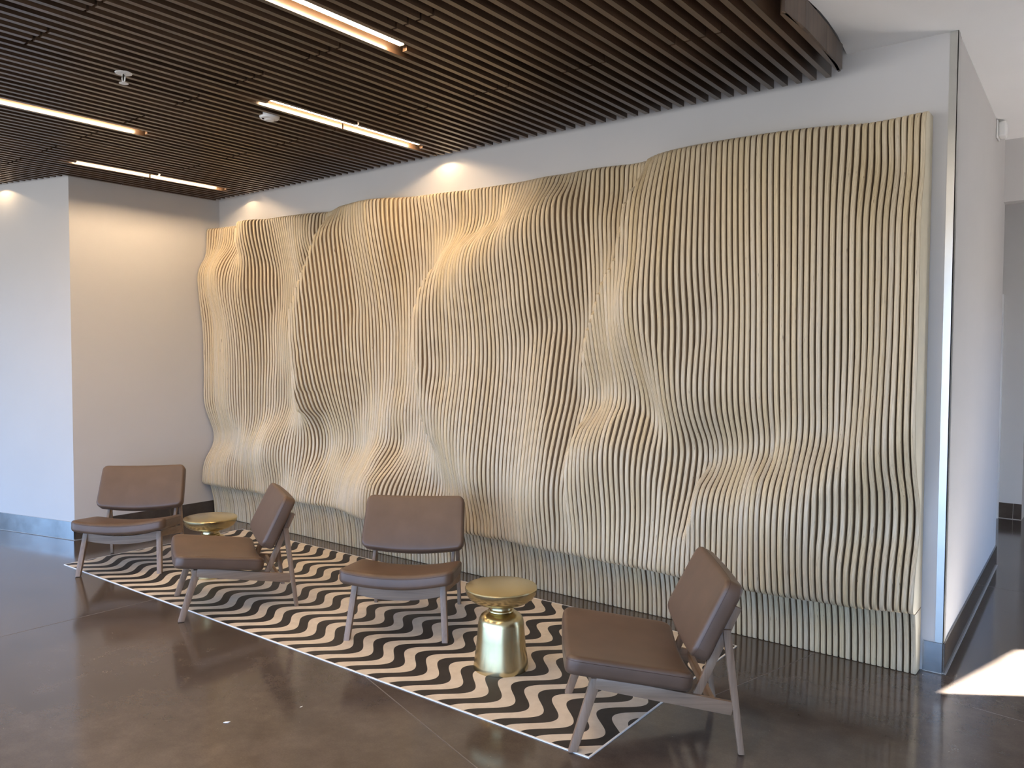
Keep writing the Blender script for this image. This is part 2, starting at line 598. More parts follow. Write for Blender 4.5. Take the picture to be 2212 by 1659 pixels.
def cut(p, q, wd=0.005):
    p, q = Vector(p + (0,)), Vector(q + (0,))
    d = (q - p).normalized()
    n = Vector((-d.y, d.x, 0)) * wd / 2
    prism('saw_cut', [(p + n)[:2], (q + n)[:2], (q - n)[:2], (p - n)[:2]], 0.0, 0.0006, M_JOINT, fl)


cut((-5.40, 1.6), (-5.35, 3.25))
cut((-3.30, 2.90), (-1.70, 2.38))
cut((-1.62, 3.75), (-1.37, 4.72))
cut((-0.62, 4.47), (-0.05, 4.40))
cut((-0.98, 6.9), (0.6, 6.8))

# ------------------------------------------------------------------ the wavy fin wall
# measured front edge of the fins: (x, height, depth from the wall)
FIELD = [(-7.60,2.99,0.21),(-7.60,2.89,0.21),(-7.60,2.72,0.18),(-7.60,2.62,0.27),(-7.60,2.56,0.30),(-7.60,2.49,0.30),(-7.60,2.21,0.29),(-7.60,2.15,0.27),(-7.60,1.99,0.25),(-7.60,1.73,0.24),(-7.60,1.25,0.25),(-7.60,1.16,0.23),(-7.60,0.98,0.15),(-7.60,0.86,0.09),(-7.60,0.79,0.09),(-7.60,0.70,0.15),(-7.60,0.62,0.23),(-7.60,0.57,0.25),(-7.60,0.44,0.25),(-7.60,0.38,0.25),(-7.53,3.00,0.14),(-7.52,2.89,0.14),(-7.51,2.77,0.15),(-7.51,2.72,0.18),(-7.51,2.65,0.24),(-7.50,2.59,0.26),(-7.50,2.52,0.26),(-7.49,2.39,0.25),(-7.48,2.21,0.21),(-7.48,2.15,0.20),(-7.47,1.99,0.19),(-7.46,1.80,0.19),(-7.44,1.60,0.19),(-7.43,1.41,0.20),(-7.43,1.36,0.19),(-7.42,1.17,0.19),(-7.41,1.03,0.16),(-7.41,0.90,0.11),(-7.40,0.83,0.10),(-7.40,0.76,0.15),(-7.39,0.68,0.23),(-7.38,0.59,0.25),(-7.37,0.46,0.26),(-7.37,0.36,0.26),(-7.26,3.00,0.12),(-7.26,2.97,0.13),(-7.26,2.87,0.11),(-7.26,2.81,0.13),(-7.26,2.76,0.19),(-7.25,2.68,0.27),(-7.25,2.60,0.33),(-7.25,2.53,0.34),(-7.24,2.41,0.33),(-7.24,2.20,0.29),(-7.24,2.11,0.25),(-7.23,1.92,0.23),(-7.23,1.73,0.23),(-7.22,1.48,0.23),(-7.21,1.37,0.24),(-7.21,1.18,0.23),(-7.21,1.05,0.20),(-7.20,0.91,0.14),(-7.20,0.85,0.13),(-7.20,0.78,0.17),(-7.19,0.68,0.26),(-7.19,0.58,0.27),(-7.19,0.45,0.28),(-7.18,0.37,0.27),(-6.80,3.00,0.28),(-6.80,2.94,0.28),(-6.80,2.81,0.25),(-6.80,2.70,0.21),(-6.80,2.63,0.18),(-6.80,2.53,0.22),(-6.79,2.42,0.23),(-6.79,2.30,0.22),(-6.79,2.19,0.19),(-6.79,2.11,0.17),(-6.79,1.92,0.14),(-6.78,1.74,0.13),(-6.78,1.55,0.12),(-6.78,1.28,0.13),(-6.77,1.22,0.14),(-6.77,1.10,0.12),(-6.77,0.96,0.15),(-6.77,0.89,0.23),(-6.77,0.77,0.26),(-6.76,0.68,0.26),(-6.76,0.55,0.24),(-6.76,0.46,0.20),(-6.76,0.41,0.21),(-6.67,3.00,0.20),(-6.66,2.93,0.20),(-6.66,2.81,0.18),(-6.65,2.67,0.14),(-6.64,2.55,0.08),(-6.58,2.44,0.05),(-6.50,2.34,0.05),(-6.52,2.27,0.05),(-6.55,2.21,0.05),(-6.59,2.27,0.05),(-6.62,2.13,0.06),(-6.62,2.01,0.08),(-6.61,1.86,0.07),(-6.60,1.67,0.06),(-6.59,1.55,0.08),(-6.59,1.43,0.10),(-6.58,1.38,0.10),(-6.58,1.29,0.09),(-6.57,1.17,0.09),(-6.57,1.07,0.11),(-6.56,0.96,0.23),(-6.55,0.85,0.28),(-6.55,0.73,0.29),(-6.54,0.60,0.26),(-6.53,0.49,0.22),(-6.49,3.00,0.12),(-6.48,2.90,0.12),(-6.47,2.75,0.10),(-6.46,2.60,0.06),(-6.41,2.45,0.05),(-6.36,2.32,0.05),(-6.35,2.26,0.05),(-6.40,2.26,0.05),(-6.43,2.13,0.06),(-6.42,2.01,0.09),(-6.41,1.86,0.09),(-6.40,1.68,0.08),(-6.39,1.49,0.06),(-6.36,1.35,0.05),(-6.33,1.24,0.05),(-6.31,1.21,0.05),(-6.36,1.10,0.11),(-6.36,1.00,0.19),(-6.35,0.89,0.24),(-6.34,0.77,0.26),(-6.33,0.65,0.24),(-6.32,0.52,0.18),(-6.10,3.00,0.15),(-6.10,2.95,0.16),(-6.10,2.83,0.15),(-6.10,2.71,0.15),(-6.10,2.60,0.16),(-5.95,3.00,0.13),(-5.95,2.93,0.16),(-5.95,2.81,0.18),(-5.95,2.70,0.20),(-5.37,3.00,0.22),(-5.37,2.92,0.26),(-5.36,2.79,0.27),(-5.36,2.67,0.24),(-5.35,2.54,0.20),(-5.35,2.35,0.17),(-5.34,2.13,0.13),(-5.33,1.94,0.16),(-5.32,1.77,0.14),(-5.32,1.64,0.13),(-5.31,1.47,0.09),(-5.30,1.31,0.06),(-5.29,1.24,0.05),(-5.30,1.16,0.10),(-5.29,1.01,0.08),(-5.28,0.92,0.05),(-5.28,0.81,0.13),(-5.28,0.73,0.21),(-5.27,0.63,0.31),(-5.26,0.49,0.33),(-5.26,0.35,0.33),(-5.54,3.00,0.15),(-5.54,2.93,0.23),(-5.54,2.86,0.29),(-5.53,2.67,0.31),(-5.53,2.58,0.30),(-5.53,2.41,0.27),(-5.53,2.13,0.22),(-5.52,1.91,0.21),(-5.52,1.71,0.20),(-5.52,1.51,0.18),(-5.51,1.30,0.14),(-5.51,1.14,0.08),(-5.46,0.99,0.05),(-5.40,0.91,0.05),(-5.48,0.84,0.05),(-5.51,0.74,0.17),(-5.51,0.63,0.21),(-5.50,0.48,0.22),(-5.50,0.33,0.21),(-5.86,2.23,0.35),(-5.86,2.04,0.32),(-5.86,1.77,0.26),(-5.86,1.57,0.23),(-5.86,1.36,0.20),(-5.86,1.15,0.12),(-5.86,1.02,0.05),(-5.77,0.92,0.05),(-5.78,0.86,0.05),(-5.86,0.77,0.06),(-5.86,0.67,0.17),(-5.86,0.56,0.25),(-5.86,0.41,0.27),(-4.98,3.00,0.27),(-4.98,2.95,0.27),(-4.98,2.85,0.26),(-4.99,2.70,0.23),(-4.99,2.52,0.19),(-4.99,2.33,0.13),(-4.99,2.12,0.09),(-4.99,2.11,0.09),(-4.97,1.94,0.05),(-4.99,1.87,0.06),(-4.99,1.71,0.07),(-4.99,1.51,0.07),(-5.00,1.32,0.10),(-5.00,1.17,0.13),(-5.00,1.16,0.13),(-5.00,1.03,0.13),(-5.00,0.98,0.11),(-5.00,0.90,0.22),(-5.00,0.84,0.29),(-5.00,0.76,0.30),(-5.00,0.70,0.40),(-5.00,0.60,0.43),(-5.00,0.46,0.42),(-4.81,3.00,0.18),(-4.81,2.94,0.18),(-4.81,2.76,0.17),(-4.81,2.57,0.12),(-4.81,2.39,0.06),(-4.76,2.20,0.05),(-4.80,2.15,0.05),(-4.79,1.96,0.05),(-4.78,1.77,0.05),(-4.79,1.58,0.05),(-4.81,1.42,0.07),(-4.81,1.27,0.12),(-4.81,1.18,0.13),(-4.81,1.17,0.13),(-4.81,1.06,0.09),(-4.80,0.99,0.05),(-4.81,0.91,0.09),(-4.81,0.81,0.21),(-4.81,0.72,0.35),(-4.81,0.64,0.45),(-4.58,3.00,0.10),(-4.58,2.98,0.10),(-4.57,2.86,0.06),(-4.51,2.72,0.05),(-4.43,2.65,0.05),(-4.45,2.56,0.05),(-4.49,2.47,0.05),(-4.27,3.00,0.08),(-4.26,2.93,0.08),(-4.25,2.81,0.05),(-4.22,2.73,0.05),(-4.23,2.67,0.05),(-4.24,2.60,0.11),(-4.23,2.53,0.21),(-4.23,2.47,0.26),(-4.22,2.38,0.30),(-4.21,2.28,0.30),(-4.20,2.18,0.30),(-4.19,1.99,0.30),(-4.18,1.80,0.29),(-4.17,1.67,0.28),(-4.16,1.60,0.27),(-4.15,1.48,0.29),(-4.14,1.35,0.33),(-4.13,1.22,0.35),(-4.12,1.06,0.36),(-4.11,0.93,0.32),(-4.10,0.80,0.28),(-4.10,0.69,0.23),(-4.36,2.19,0.29),(-4.35,2.06,0.30),(-4.34,1.93,0.30),(-4.33,1.80,0.29),(-4.32,1.67,0.27),(-4.31,1.57,0.26),(-4.30,1.47,0.29),(-4.29,1.34,0.32),(-4.28,1.21,0.32),(-4.27,1.11,0.30),(-4.26,0.98,0.24),(-4.25,0.84,0.22),(-4.24,0.70,0.16),(-4.03,3.00,0.07),(-4.03,2.97,0.07),(-4.02,2.88,0.05),(-3.96,2.77,0.05),(-3.96,2.73,0.05),(-4.00,2.68,0.07),(-3.99,2.60,0.21),(-3.99,2.55,0.29),(-3.98,2.49,0.33),(-3.97,2.39,0.34),(-3.96,2.27,0.34),(-3.95,2.18,0.32),(-3.94,1.99,0.28),(-3.92,1.83,0.26),(-3.91,1.67,0.27),(-3.89,1.48,0.29),(-3.87,1.30,0.32),(-3.86,1.20,0.33),(-3.84,1.02,0.36),(-3.83,0.90,0.38),(-3.81,0.78,0.38),(-3.80,0.64,0.33),(-3.79,0.51,0.27),(-3.79,0.42,0.23),(-3.81,3.00,0.05),(-3.81,2.98,0.07),(-3.80,2.88,0.07),(-3.78,2.82,0.05),(-3.78,2.77,0.05),(-3.78,2.72,0.11),(-3.77,2.65,0.23),(-3.77,2.60,0.31),(-3.76,2.53,0.34),(-3.75,2.38,0.34),(-3.73,2.26,0.30),(-3.73,2.16,0.27),(-3.71,1.98,0.25),(-3.69,1.80,0.22),(-3.68,1.67,0.21),(-3.66,1.49,0.23),(-3.63,1.21,0.27),(-3.61,1.03,0.30),(-3.60,0.91,0.31),(-3.59,0.79,0.30),(-3.58,0.67,0.31),(-3.56,0.55,0.30),(-3.55,0.42,0.27),(-3.55,0.37,0.24),(-3.56,3.00,0.05),(-3.55,2.94,0.09),(-3.54,2.86,0.14),(-3.53,2.79,0.18),(-3.53,2.73,0.25),(-3.52,2.67,0.32),(-3.51,2.61,0.35),(-3.51,2.54,0.34),(-3.50,2.43,0.30),(-3.48,2.28,0.26),(-3.47,2.15,0.26),(-3.46,2.04,0.25),(-3.45,1.92,0.19),(-3.44,1.85,0.16),(-3.43,1.77,0.18),(-3.42,1.62,0.20),(-3.40,1.44,0.22),(-3.38,1.22,0.26),(-3.36,1.05,0.30),(-3.35,0.94,0.32),(-3.33,0.82,0.35),(-3.32,0.71,0.36),(-3.31,0.59,0.37),(-3.30,0.47,0.33),(-3.29,0.41,0.31),(-3.37,3.00,0.10),(-3.36,2.94,0.12),(-3.35,2.84,0.21),(-3.34,2.77,0.29),(-3.33,2.71,0.31),(-3.32,2.62,0.30),(-3.31,2.47,0.27),(-3.29,2.30,0.22),(-3.28,2.15,0.19),(-3.26,2.04,0.15),(-3.26,1.94,0.10),(-3.25,1.88,0.13),(-3.24,1.82,0.18),(-3.22,1.62,0.21),(-3.20,1.44,0.24),(-3.17,1.24,0.31),(-3.15,1.07,0.35),(-3.13,0.90,0.38),(-3.12,0.79,0.39),(-3.11,0.68,0.38),(-3.09,0.56,0.36),(-3.09,0.46,0.32),(-3.17,3.00,0.07),(-3.17,2.97,0.08),(-3.16,2.90,0.16),(-3.16,2.83,0.26),(-3.15,2.77,0.28),(-3.15,2.66,0.27),(-3.14,2.52,0.23),(-3.13,2.35,0.18),(-3.11,2.15,0.14),(-3.11,2.02,0.08),(-3.08,1.92,0.05),(-3.08,1.85,0.05),(-3.09,1.76,0.06),(-3.08,1.62,0.07),(-3.07,1.44,0.09),(-3.06,1.33,0.13),(-3.05,1.24,0.18),(-3.05,1.13,0.22),(-3.04,1.03,0.26),(-3.03,0.90,0.29),(-3.01,0.71,0.31),(-3.00,0.54,0.28),(-2.98,3.00,0.11),(-2.98,2.97,0.12),(-2.98,2.89,0.13),(-2.97,2.77,0.14),(-2.96,2.68,0.13),(-2.96,2.57,0.10),(-2.94,2.36,0.08),(-2.93,2.22,0.08),(-2.93,2.11,0.07),(-2.92,2.02,0.10),(-2.80,3.00,0.09),(-2.80,2.95,0.09),(-2.79,2.84,0.07),(-2.79,2.76,0.08),(-2.78,2.69,0.15),(-2.78,2.60,0.16),(-2.77,2.50,0.12),(-2.76,2.38,0.13),(-2.76,2.35,0.18),(-2.75,2.26,0.22),(-2.69,3.00,0.05),(-2.69,2.95,0.05),(-2.69,2.83,0.06),(-2.69,2.74,0.12),(-2.68,2.63,0.14),(-2.42,3.00,0.18),(-2.41,2.94,0.27),(-2.40,2.84,0.32),(-2.39,2.73,0.35),(-2.38,2.57,0.38),(-2.36,2.41,0.40),(-2.35,2.27,0.42),(-2.34,2.17,0.42),(-2.33,2.02,0.41),(-2.32,1.86,0.41),(-2.31,1.73,0.38),(-2.30,1.60,0.35),(-2.29,1.48,0.32),(-2.28,1.39,0.28),(-2.27,1.29,0.24),(-2.27,1.20,0.19),(-2.26,1.12,0.17),(-2.25,1.03,0.22),(-2.24,0.91,0.26),(-2.22,0.74,0.31),(-2.21,0.57,0.34),(-2.53,2.21,0.41),(-2.52,2.13,0.44),(-2.51,2.02,0.44),(-2.50,1.92,0.42),(-2.49,1.81,0.37),(-2.48,1.68,0.29),(-2.47,1.54,0.20),(-2.46,1.45,0.16),(-2.45,1.35,0.11),(-2.44,1.27,0.12),(-2.43,1.20,0.20),(-2.42,1.13,0.27),(-2.41,1.02,0.29),(-2.40,0.90,0.30),(-2.38,0.71,0.27),(-2.36,0.53,0.29),(-2.68,2.02,0.32),(-2.66,1.87,0.32),(-2.65,1.70,0.27),(-2.64,1.56,0.21),(-2.63,1.45,0.18),(-2.63,1.41,0.19),(-2.62,1.35,0.27),(-2.61,1.28,0.35),(-2.61,1.20,0.37),(-2.60,1.08,0.37),(-2.59,0.95,0.35),(-2.57,0.76,0.31),(-2.55,0.51,0.33),(-2.87,1.87,0.21),(-2.86,1.82,0.19),(-2.86,1.70,0.17),(-2.85,1.56,0.12),(-2.85,1.43,0.09),(-2.85,1.39,0.08),(-2.84,1.31,0.20),(-2.84,1.23,0.33),(-2.84,1.16,0.39),(-2.83,1.10,0.42),(-2.83,1.00,0.41),(-2.82,0.87,0.38),(-2.82,0.67,0.33),(-2.81,0.47,0.33),(-2.20,3.00,0.25),(-2.19,2.97,0.27),(-2.18,2.81,0.29),(-2.17,2.66,0.31),(-2.16,2.50,0.32),(-2.14,2.27,0.33),(-2.13,2.12,0.31),(-2.13,1.99,0.26),(-2.12,1.92,0.22),(-2.12,1.84,0.25),(-2.11,1.71,0.27),(-2.09,1.48,0.30),(-2.08,1.38,0.27),(-2.08,1.28,0.19),(-2.07,1.19,0.09),(-2.06,1.10,0.05),(-2.06,1.06,0.05),(-2.06,0.98,0.13),(-2.05,0.90,0.25),(-2.04,0.82,0.31),(-2.03,0.71,0.35),(-1.98,3.00,0.27),(-1.98,2.94,0.28),(-1.96,2.74,0.28),(-1.95,2.54,0.28),(-1.94,2.27,0.27),(-1.93,2.06,0.22),(-1.92,1.86,0.23),(-1.90,1.66,0.24),(-1.89,1.39,0.24),(-1.88,1.27,0.17),(-1.88,1.17,0.10),(-1.88,1.12,0.09),(-1.87,1.06,0.15),(-1.87,0.98,0.25),(-1.86,0.90,0.32),(-1.85,0.79,0.33),(-1.84,0.62,0.34),(-1.73,3.00,0.26),(-1.72,2.94,0.28),(-1.72,2.76,0.27),(-1.71,2.54,0.26),(-1.70,2.31,0.24),(-1.70,2.14,0.23),(-1.69,1.87,0.22),(-1.68,1.65,0.21),(-1.67,1.48,0.21),(-1.67,1.37,0.19),(-1.67,1.26,0.12),(-1.67,1.20,0.10),(-1.66,1.15,0.11),(-1.66,1.09,0.20),(-1.66,1.03,0.34),(-1.65,0.97,0.40),(-1.65,0.83,0.41),(-1.64,0.67,0.40),(-1.64,0.55,0.40),(-1.64,0.43,0.39),(-1.38,3.00,0.21),(-1.38,2.93,0.22),(-1.37,2.72,0.23),(-1.37,2.51,0.22),(-1.36,2.29,0.22),(-1.35,2.07,0.22),(-1.34,1.81,0.23),(-1.33,1.51,0.21),(-1.33,1.39,0.18),(-1.33,1.30,0.14),(-1.33,1.24,0.16),(-1.32,1.16,0.27),(-1.32,1.10,0.34),(-1.32,1.02,0.36),(-1.31,0.87,0.37),(-1.31,0.72,0.36),(-1.30,0.60,0.38),(-1.30,0.46,0.37),(-1.18,3.00,0.11),(-1.17,2.94,0.13),(-1.17,2.83,0.14),(-1.17,2.70,0.18),(-1.17,2.60,0.20),(-1.16,2.49,0.22),(-1.16,2.28,0.21),(-1.15,2.07,0.19),(-1.15,1.86,0.15),(-1.15,1.71,0.15),(-1.14,1.51,0.18),(-1.14,1.38,0.22),(-1.14,1.28,0.25),(-1.13,1.21,0.27),(-1.13,1.13,0.26),(-1.13,1.03,0.24),(-1.13,0.87,0.24),(-1.12,0.72,0.24),(-1.12,0.62,0.33),(-1.12,0.46,0.34),(-1.04,3.00,0.13),(-1.04,2.96,0.16),(-1.04,2.87,0.10),(-1.04,2.81,0.05),(-1.03,2.70,0.08),(-1.03,2.59,0.16),(-1.03,2.48,0.20),(-1.03,2.27,0.18),(-1.02,2.16,0.19),(-1.02,2.01,0.21),(-1.02,1.81,0.22),(-1.01,1.66,0.26),(-1.01,1.52,0.27),(-1.01,1.39,0.31),(-1.00,1.22,0.32),(-1.00,1.12,0.28),(-1.00,1.01,0.19),(-1.00,0.90,0.12),(-1.00,0.82,0.14),(-1.00,0.73,0.17),(-0.99,0.62,0.22),(-0.99,0.49,0.27),(-0.85,3.00,0.21),(-0.85,2.91,0.24),(-0.85,2.68,0.20),(-0.85,2.58,0.26),(-0.85,2.45,0.28),(-0.85,2.25,0.28),(-0.85,2.05,0.27),(-0.85,1.86,0.26),(-0.85,1.53,0.25),(-0.85,1.20,0.21),(-0.85,1.07,0.17),(-0.85,0.96,0.09),(-0.85,0.86,0.05),(-0.85,0.80,0.05),(-0.85,0.74,0.05),(-0.85,0.63,0.15),(-0.85,0.52,0.18),(-7.53,3.03,0.14),(-7.37,3.03,0.12),(-7.26,3.03,0.12),(-7.18,3.03,0.11),(-6.87,3.03,0.28),(-6.80,3.03,0.28),(-6.67,3.03,0.20),(-6.48,3.03,0.22),(-6.39,3.03,0.19),(-6.27,3.03,0.17),(-6.10,3.03,0.15),(-5.95,3.03,0.13),(-5.85,3.03,0.07),(-5.95,3.03,0.12),(-5.81,3.03,0.06),(-5.65,3.03,0.13),(-5.47,3.03,0.21),(-5.37,3.03,0.22),(-5.22,3.03,0.26),(-5.09,3.03,0.28),(-4.98,3.03,0.27),(-4.83,3.03,0.19),(-4.72,3.03,0.13),(-4.59,3.03,0.13),(-4.50,3.03,0.14),(-4.36,3.03,0.11),(-4.29,3.03,0.10),(-4.17,3.03,0.06),(-4.52,3.03,0.12),(-4.35,3.03,0.10),(-4.20,3.03,0.07),(-4.03,3.03,0.07),(-3.87,3.03,0.06),(-3.71,3.03,0.05),(-3.56,3.03,0.05),(-3.44,3.03,0.07),(-3.37,3.03,0.10),(-3.24,3.03,0.07),(-3.17,3.03,0.07),(-3.06,3.03,0.10),(-2.94,3.03,0.09),(-3.02,3.03,0.11),(-2.88,3.03,0.11),(-2.77,3.03,0.08),(-2.70,3.03,0.05),(-2.65,3.03,0.05),(-2.60,3.03,0.05),(-2.53,3.03,0.06),(-2.42,3.03,0.18),(-2.33,3.03,0.22),(-2.19,3.03,0.26),(-2.08,3.03,0.27),(-1.97,3.03,0.27),(-1.87,3.03,0.27),(-1.76,3.03,0.26),(-1.71,3.03,0.26),(-1.60,3.03,0.25),(-1.50,3.03,0.24),(-1.41,3.03,0.22),(-1.31,3.03,0.19),(-1.25,3.03,0.16),(-1.18,3.03,0.13),(-1.14,3.03,0.12),(-1.09,3.03,0.11),(-1.04,3.03,0.13),(-0.95,3.03,0.14),(-0.86,3.03,0.15),(-7.60,0.36,0.25),(-7.30,0.36,0.25),(-7.00,0.36,0.24),(-6.70,0.36,0.24),(-6.40,0.36,0.25),(-6.10,0.36,0.29),(-5.80,0.36,0.30),(-5.50,0.36,0.30),(-5.20,0.36,0.36),(-4.90,0.36,0.42),(-4.60,0.36,0.37),(-4.30,0.36,0.32),(-4.00,0.36,0.30),(-3.70,0.36,0.31),(-3.40,0.36,0.32),(-3.10,0.36,0.33),(-2.80,0.36,0.33),(-2.50,0.36,0.34),(-2.20,0.36,0.36),(-1.90,0.36,0.36),(-1.60,0.36,0.35),(-1.30,0.36,0.30),(-1.00,0.36,0.26)]
# folds: (step width, [(x, height, depth, x behind, depth behind), ...])
FOLDS = [(0.07, [(-6.873, 3.028, 0.280, -7.129, 0.110), (-6.911, 2.946, 0.280, -7.169, 0.110), (-6.917, 2.886, 0.280, -7.176, 0.110), (-6.923, 2.796, 0.270, -7.151, 0.120), (-6.929, 2.719, 0.250, -7.080, 0.150)]),
         (0.10, [(-5.535, 2.926, 0.270, -5.742, 0.100), (-5.554, 2.842, 0.330, -5.837, 0.100), (-5.578, 2.788, 0.360, -5.927, 0.080), (-5.612, 2.684, 0.390, -6.017, 0.070), (-5.642, 2.594, 0.400, -6.075, 0.060), (-5.713, 2.467, 0.410, -6.166, 0.060), (-5.786, 2.318, 0.420, -6.258, 0.060), (-5.901, 2.107, 0.420, -6.383, 0.060), (-5.895, 1.973, 0.410, -6.348, 0.070), (-5.901, 1.872, 0.410, -6.329, 0.090), (-5.916, 1.771, 0.400, -6.330, 0.090), (-5.915, 1.650, 0.390, -6.314, 0.090), (-5.918, 1.535, 0.380, -6.304, 0.090), (-5.925, 1.419, 0.360, -6.296, 0.080), (-5.944, 1.294, 0.330, -6.248, 0.100), (-5.962, 1.223, 0.300, -6.173, 0.140)]),
         (0.09, [(-4.288, 2.386, 0.270, -4.485, 0.060), (-4.305, 2.353, 0.290, -4.532, 0.050), (-4.340, 2.301, 0.310, -4.589, 0.050), (-4.366, 2.236, 0.330, -4.637, 0.050), (-4.382, 2.158, 0.350, -4.676, 0.050), (-4.400, 2.061, 0.360, -4.705, 0.050), (-4.409, 1.963, 0.360, -4.715, 0.050), (-4.408, 1.865, 0.360, -4.704, 0.060), (-4.405, 1.766, 0.360, -4.691, 0.070), (-4.399, 1.668, 0.360, -4.675, 0.080), (-4.383, 1.570, 0.360, -4.638, 0.100), (-4.365, 1.472, 0.360, -4.599, 0.120), (-4.347, 1.374, 0.360, -4.570, 0.130), (-4.329, 1.277, 0.360, -4.561, 0.120), (-4.320, 1.212, 0.350, -4.542, 0.120), (-4.294, 1.147, 0.340, -4.485, 0.140), (-4.268, 1.062, 0.320, -4.439, 0.140)]),
         (0.09, [(-2.476, 2.823, 0.300, -2.596, 0.080), (-2.501, 2.763, 0.330, -2.640, 0.080), (-2.525, 2.699, 0.350, -2.677, 0.080), (-2.543, 2.626, 0.360, -2.697, 0.090), (-2.549, 2.556, 0.370, -2.703, 0.100), (-2.566, 2.425, 0.370, -2.709, 0.120), (-2.589, 2.331, 0.370, -2.728, 0.130), (-2.638, 2.287, 0.360, -2.774, 0.130), (-2.687, 2.205, 0.350, -2.825, 0.120), (-2.730, 2.126, 0.330, -2.863, 0.110), (-2.767, 2.051, 0.310, -2.902, 0.090), (-2.817, 1.971, 0.280, -2.941, 0.080), (-2.862, 1.894, 0.250, -2.974, 0.070), (-2.903, 1.804, 0.220, -3.004, 0.060), (-2.930, 1.700, 0.190, -3.012, 0.060), (-2.949, 1.613, 0.150, -3.006, 0.060)]),
         (0.07, [(-2.905, 1.223, 0.300, -3.007, 0.140), (-2.915, 1.136, 0.360, -3.026, 0.190), (-2.932, 1.039, 0.380, -3.038, 0.220), (-2.940, 0.936, 0.390, -3.026, 0.260), (-2.945, 0.824, 0.390, -3.018, 0.280), (-2.959, 0.689, 0.370, -3.026, 0.270), (-2.973, 0.570, 0.340, -3.039, 0.240)]),
         (0.08, [(-2.031, 0.989, 0.200, -2.093, 0.060), (-2.024, 0.930, 0.300, -2.113, 0.100), (-2.015, 0.863, 0.360, -2.109, 0.150), (-2.020, 0.778, 0.380, -2.102, 0.200), (-2.046, 0.668, 0.380, -2.111, 0.240)])]

FP = []
for step, line in FOLDS:
    for a, b in zip(line[:-1], line[1:]):
        n_ = max(1, int(round(math.hypot(b[0] - a[0], b[1] - a[1]) / 0.035)))
        for k in range(n_ + (b is line[-1])):
            t_ = k / n_
            x, z, d, xb, db = [p + (q - p) * t_ for p, q in zip(a, b)]
            FP += [(x, z, d), (x + 0.05, z, d - 0.010), (x - 0.035, z, d - 0.03), (x - step, z, db + 0.03)]
            xx = x - step - 0.06
            while xx > xb:
                FP.append((xx, z, db))
                xx -= 0.12
FD = np.array(FIELD + FP)
LAM = np.array([0.045] * len(FIELD) + [0.02] * len(FP))
PITCH_F, X0F, NF, TF = 0.0340, -0.857, 199, 0.0260
ZB, ZT = 0.352, 3.03


def rbf_fit(P, v, lam):
    D = np.sqrt(((P[:, None, :] - P[None, :, :]) ** 2).sum(-1))
    n = len(P)
    Am = np.zeros((n + 3, n + 3))
    Am[:n, :n] = -D + np.diag(lam)
    Am[:n, n] = 1
    Am[:n, n + 1:] = P
    Am[n, :n] = 1
    Am[n + 1:, :n] = P.T
    return np.linalg.solve(Am, np.concatenate([v, np.zeros(3)]))


def rbf_eval(P, cf, X):
    out = np.zeros(len(X))
    for i in range(0, len(X), 4000):
        x = X[i:i + 4000]
        D = np.sqrt(((x[:, None, :] - P[None, :, :]) ** 2).sum(-1))
        out[i:i + 4000] = -D @ cf[:len(P)] + cf[len(P)] + x @ cf[len(P) + 1:]
    return out


SCL = np.array([1.0, 0.75])
PF = FD[:, :2] * SCL
cf = rbf_fit(PF, FD[:, 2], LAM)
NZ = 110
zz = np.concatenate([ZB + np.array([0, .003, .009, .018, .030]), np.linspace(ZB + 0.045, ZT - 0.042, NZ - 9), ZT - np.array([.026, .014, .005, 0])])
xf = X0F - PITCH_F * np.arange(NF)
G = np.array([(x, z) for x in xf for z in zz]) * SCL
DEP = rbf_eval(PF, cf, G).reshape(NF, len(zz))
# edge-keeping smoothing: ripples go, the sharp folds stay
for _ in range(8):
    Dp = np.pad(DEP, 1, mode='edge')
    acc = np.zeros_like(DEP)
    for nb, kk in ((Dp[:-2, 1:-1], 0.030), (Dp[2:, 1:-1], 0.030), (Dp[1:-1, :-2], 0.022), (Dp[1:-1, 2:], 0.022)):
        g_ = nb - DEP
        acc += g_ * np.exp(-(g_ / kk) ** 2)
    DEP = DEP + 0.22 * acc
# no fin stands much prouder than its right-hand neighbour
for _ in range(60):
    ex = np.maximum(0, DEP[1:] - DEP[:-1] - 0.018)
    DEP[1:] -= ex * 0.45
    DEP[:-1] += ex * 0.45
DEP = np.clip(DEP, 0.045, 0.47)
RT, RBm = 0.038, 0.050
for k, z in enumerate(zz):
    if z > ZT - RT:
        DEP[:, k] -= RT - math.sqrt(max(0, RT ** 2 - (z - (ZT - RT)) ** 2))
    if z < ZB + RBm:
        DEP[:, k] -= RBm - math.sqrt(max(0, RBm ** 2 - ((ZB + RBm) - z) ** 2))


